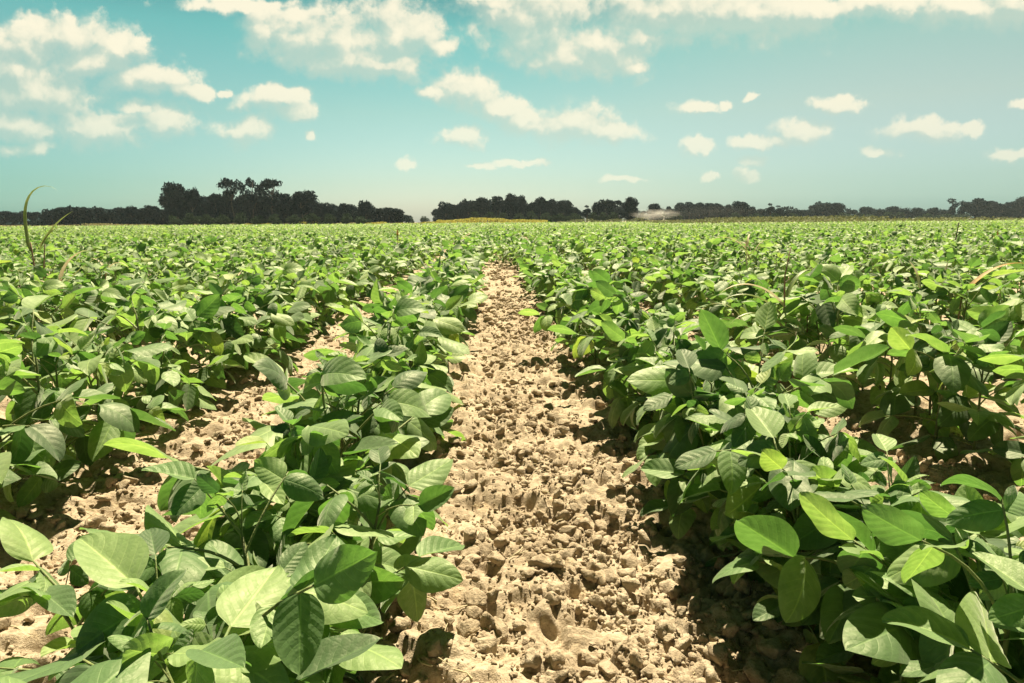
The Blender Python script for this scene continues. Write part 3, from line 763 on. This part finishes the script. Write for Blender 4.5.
# ------------------------------------------------------------------ haze
HAZE=0.00010
bm=bmesh.new(); bmesh.ops.create_cube(bm,size=1.0)
me=bpy.data.meshes.new('haze'); bm.to_mesh(me); bm.free()
hz=link(bpy.data.objects.new('haze',me)); hz.scale=(1400,760,24); hz.location=(0,250,24/2-1.2); hz['kind']='stuff'; hz['label']='pale summer haze over the whole field'; hz['category']='haze'
m,nt,out=new_mat('haze_air'); v=nt.nodes.new('ShaderNodeVolumePrincipled'); v.inputs['Density'].default_value=HAZE; v.inputs['Color'].default_value=(.70,.88,1.0,1); v.inputs['Anisotropy'].default_value=.2
nt.links.new(v.outputs[0],out.inputs['Volume']); me.materials.append(m)

# ------------------------------------------------------------------ sun and sky
sd_=bpy.data.lights.new('sun','SUN'); so=link(bpy.data.objects.new('sun',sd_)); sd_.energy=5.0; sd_.angle=math.radians(.5); sd_.color=(1,.89,.66)
sdir=Vector((math.sin(SUN_AZ)*math.cos(SUN_EL),math.cos(SUN_AZ)*math.cos(SUN_EL),math.sin(SUN_EL)))
so.rotation_euler=sdir.to_track_quat('Z','Y').to_euler(); so.location=(10,20,40)
w=bpy.data.worlds.new('World'); sc.world=w; w.use_nodes=True; nt=w.node_tree; nt.nodes.clear(); N=NT(nt)
out=N.n('ShaderNodeOutputWorld'); bg=N.n('ShaderNodeBackground'); N.l(bg.outputs[0],out.inputs[0]); bg.inputs[1].default_value=.066
sky=N.n('ShaderNodeTexSky'); sky.sky_type='NISHITA'; sky.sun_disc=False; sky.sun_elevation=SUN_EL; sky.sun_rotation=SUN_AZ
sky.air_density=1.0; sky.dust_density=1.2; sky.ozone_density=1.5
tc=N.n('ShaderNodeTexCoord'); D=tc.outputs['Generated']
sp=N.n('ShaderNodeSeparateXYZ'); N.l(D,sp.inputs[0])
el=sp.outputs[2]
SKY_TINT=N.ramp(N.mr(el,0,.5),[(0,(.70,.80,.82)),(.04,(.68,.75,.74)),(.106,(.62,.70,.63)),(.295,(.54,.69,.50)),(.49,(.33,.68,.45)),(.66,(.13,.33,.23)),(.85,(.05,.13,.10)),(1,(.03,.075,.06))])  # last stops, unseen sky above the view, darkened to cut fill light
az=N.m('ADD',N.m('ARCTAN2',sp.outputs[0],sp.outputs[1]),.02)
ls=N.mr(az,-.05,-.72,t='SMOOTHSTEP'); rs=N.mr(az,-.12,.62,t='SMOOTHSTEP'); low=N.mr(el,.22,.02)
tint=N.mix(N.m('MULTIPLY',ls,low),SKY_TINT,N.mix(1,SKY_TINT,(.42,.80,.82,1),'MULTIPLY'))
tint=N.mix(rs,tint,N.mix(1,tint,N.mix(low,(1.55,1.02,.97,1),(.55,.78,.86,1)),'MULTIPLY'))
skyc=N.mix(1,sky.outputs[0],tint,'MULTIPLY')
# clouds: soft heaps at fixed bearings on the sky
yv=N.m('MAXIMUM',sp.outputs[1],.05)
cmb=N.n('ShaderNodeCombineXYZ'); N.l(N.m('DIVIDE',sp.outputs[0],yv),cmb.inputs[0]); N.l(N.m('DIVIDE',el,yv),cmb.inputs[1])
UVp=cmb.outputs[0]
wn=N.noise(UVp,9,5,.62); wn2=N.noise(UVp,30,8,.66)
off=N.vm('MULTIPLY',N.vm('SUBTRACT',wn.outputs['Color'],(.5,.5,.5)),(.060,.040,0))
off2=N.vm('MULTIPLY',N.vm('SUBTRACT',wn2.outputs['Color'],(.5,.5,.5)),(.022,.018,0))
Pw=N.vm('ADD',N.vm('ADD',UVp,off),off2)
CLOUDS=[(60,35,42,18),(25,45,32,20),(120,48,26,15),(100,58,40,14),(150,78,34,11),(188,90,22,6),(40,92,48,20),(15,72,28,14),(15,124,34,13),(100,127,38,14),(165,121,24,12),(10,150,16,5),(36,148,16,6),(138,108,18,6),
 (265,28,14,18),(288,28,20,16),(325,38,46,24),(350,60,44,14),(402,34,38,26),(390,62,34,12),(438,50,14,8),(235,3,50,6),(300,14,24,8),
 (278,97,28,9),(300,114,18,7),(243,131,20,9),(228,91,7,3.5),(308,138,7,4),
 (540,18,52,30),(600,44,48,22),(570,58,40,14),(495,12,12,18),(640,63,14,5),(500,-4,30,6),
 (466,90,28,14),(432,94,14,6),(500,108,22,10),(525,120,18,11),(462,138,22,8),(411,164,9,4),(480,166,14,3),
 (570,124,36,15),(605,132,28,8),(535,128,18,9),
 (700,10,90,26),(640,34,18,9),(760,14,60,18),(820,6,50,10),(880,4,60,10),(960,5,55,13),(1015,2,40,18),
 (695,108,15,6),(722,106,6,4),(752,100,7,4),(836,104,19,7),(697,146,16,6),(765,144,26,6),(803,134,20,10),(755,161,12,4),(711,175,8,4),(751,175,13,5),
 (925,128,32,9),(974,128,10,6),(880,153,15,5),(1015,152,18,6),(1018,104,8,5),(620,180,18,3),(520,163,22,3)]
def heaps(Pv):
    dm=None
    for (cx_,cy_,rx,ry) in CLOUDS:
        c=ray(cx_,cy_); e1=ray(cx_+rx,cy_); e2=ray(cx_,cy_-ry)
        iu=.90/abs(e1[0]-c[0]); iv=.88/abs(e2[2]-c[2])
        o=N.vm('LENGTH',N.vm('MULTIPLY_ADD',Pv,(iu,iv,0),(-c[0]*iu,-c[2]*iv,0)))
        faint=.22 if ry<=5 else (.08 if ry<=8 else 0)
        if faint: o=N.m('ADD',o,faint)
        dm=o if dm is None else N.m('SMOOTH_MIN',dm,o,.25)
    return dm
def billow(v):
    r=None
    for scl,wt in ((26,.42),(58,.24),(120,.12)):
        vo=N.n('ShaderNodeTexVoronoi'); vo.feature='SMOOTH_F1'; vo.inputs['Smoothness'].default_value=.25
        N.set(vo.inputs['Vector'],v); vo.inputs['Scale'].default_value=scl
        t=N.m('MULTIPLY',N.m('SUBTRACT',vo.outputs['Distance'],.38),wt*1.7)
        r=t if r is None else N.m('ADD',r,t)
    return r
STEP=(.010,.020,0)
Pb=N.vm('ADD',Pw,STEP)
d1=N.m('ADD',heaps(Pw),billow(Pw)); d2=N.m('ADD',heaps(Pb),billow(Pb))
wisp=N.mr(wn2.outputs[0],.32,.68,-.30,.30)
d1=N.m('ADD',d1,wisp)
lit=N.mr(N.m('SUBTRACT',d2,d1),-.40,1.05,t='SMOOTHSTEP')
core=N.mr(d1,1.92,.86,t='SMOOTHSTEP')
crisp=N.mr(d1,1.72,1.02,t='SMOOTHSTEP')
soft=N.m('ADD',N.m('MULTIPLY',core,N.m('SUBTRACT',1.,lit)),N.m('MULTIPLY',crisp,lit))
soft=N.m('MULTIPLY',soft,N.mr(lit,0,.6,.66,1.0))
ccol=N.mix(lit,(3.5,4.0,3.3,1),(6.0,5.5,4.2,1))
fwd=N.mr(sp.outputs[1],.08,.25)
up=N.mr(el,.44,.36)
fade=N.m('MULTIPLY',N.m('MULTIPLY',fwd,up),N.mr(el,.05,.20,.50,.92))
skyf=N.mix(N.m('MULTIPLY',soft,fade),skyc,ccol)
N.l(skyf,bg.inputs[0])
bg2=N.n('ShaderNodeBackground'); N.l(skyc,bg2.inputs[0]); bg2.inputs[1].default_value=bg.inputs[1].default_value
# plain sky away from the clouds
inside=N.m('MULTIPLY',N.m('GREATER_THAN',fwd,0.),N.m('MULTIPLY',N.m('GREATER_THAN',up,0.),N.m('GREATER_THAN',el,0.)))
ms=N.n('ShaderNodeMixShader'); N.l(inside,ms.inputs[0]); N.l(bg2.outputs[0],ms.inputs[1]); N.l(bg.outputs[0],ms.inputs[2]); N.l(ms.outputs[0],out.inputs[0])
w.cycles.sampling_method='MANUAL'; w.cycles.sample_map_resolution=512

# ------------------------------------------------------------------ render settings
sc.render.engine='CYCLES'
sc.view_settings.view_transform='Standard'; sc.view_settings.look='None'; sc.view_settings.gamma=1; sc.view_settings.exposure=1.4
sc.cycles.max_bounces=7; sc.cycles.diffuse_bounces=2; sc.cycles.transmission_bounces=4; sc.cycles.volume_bounces=2; sc.cycles.use_denoising=True
print('objects',len(sc.objects))
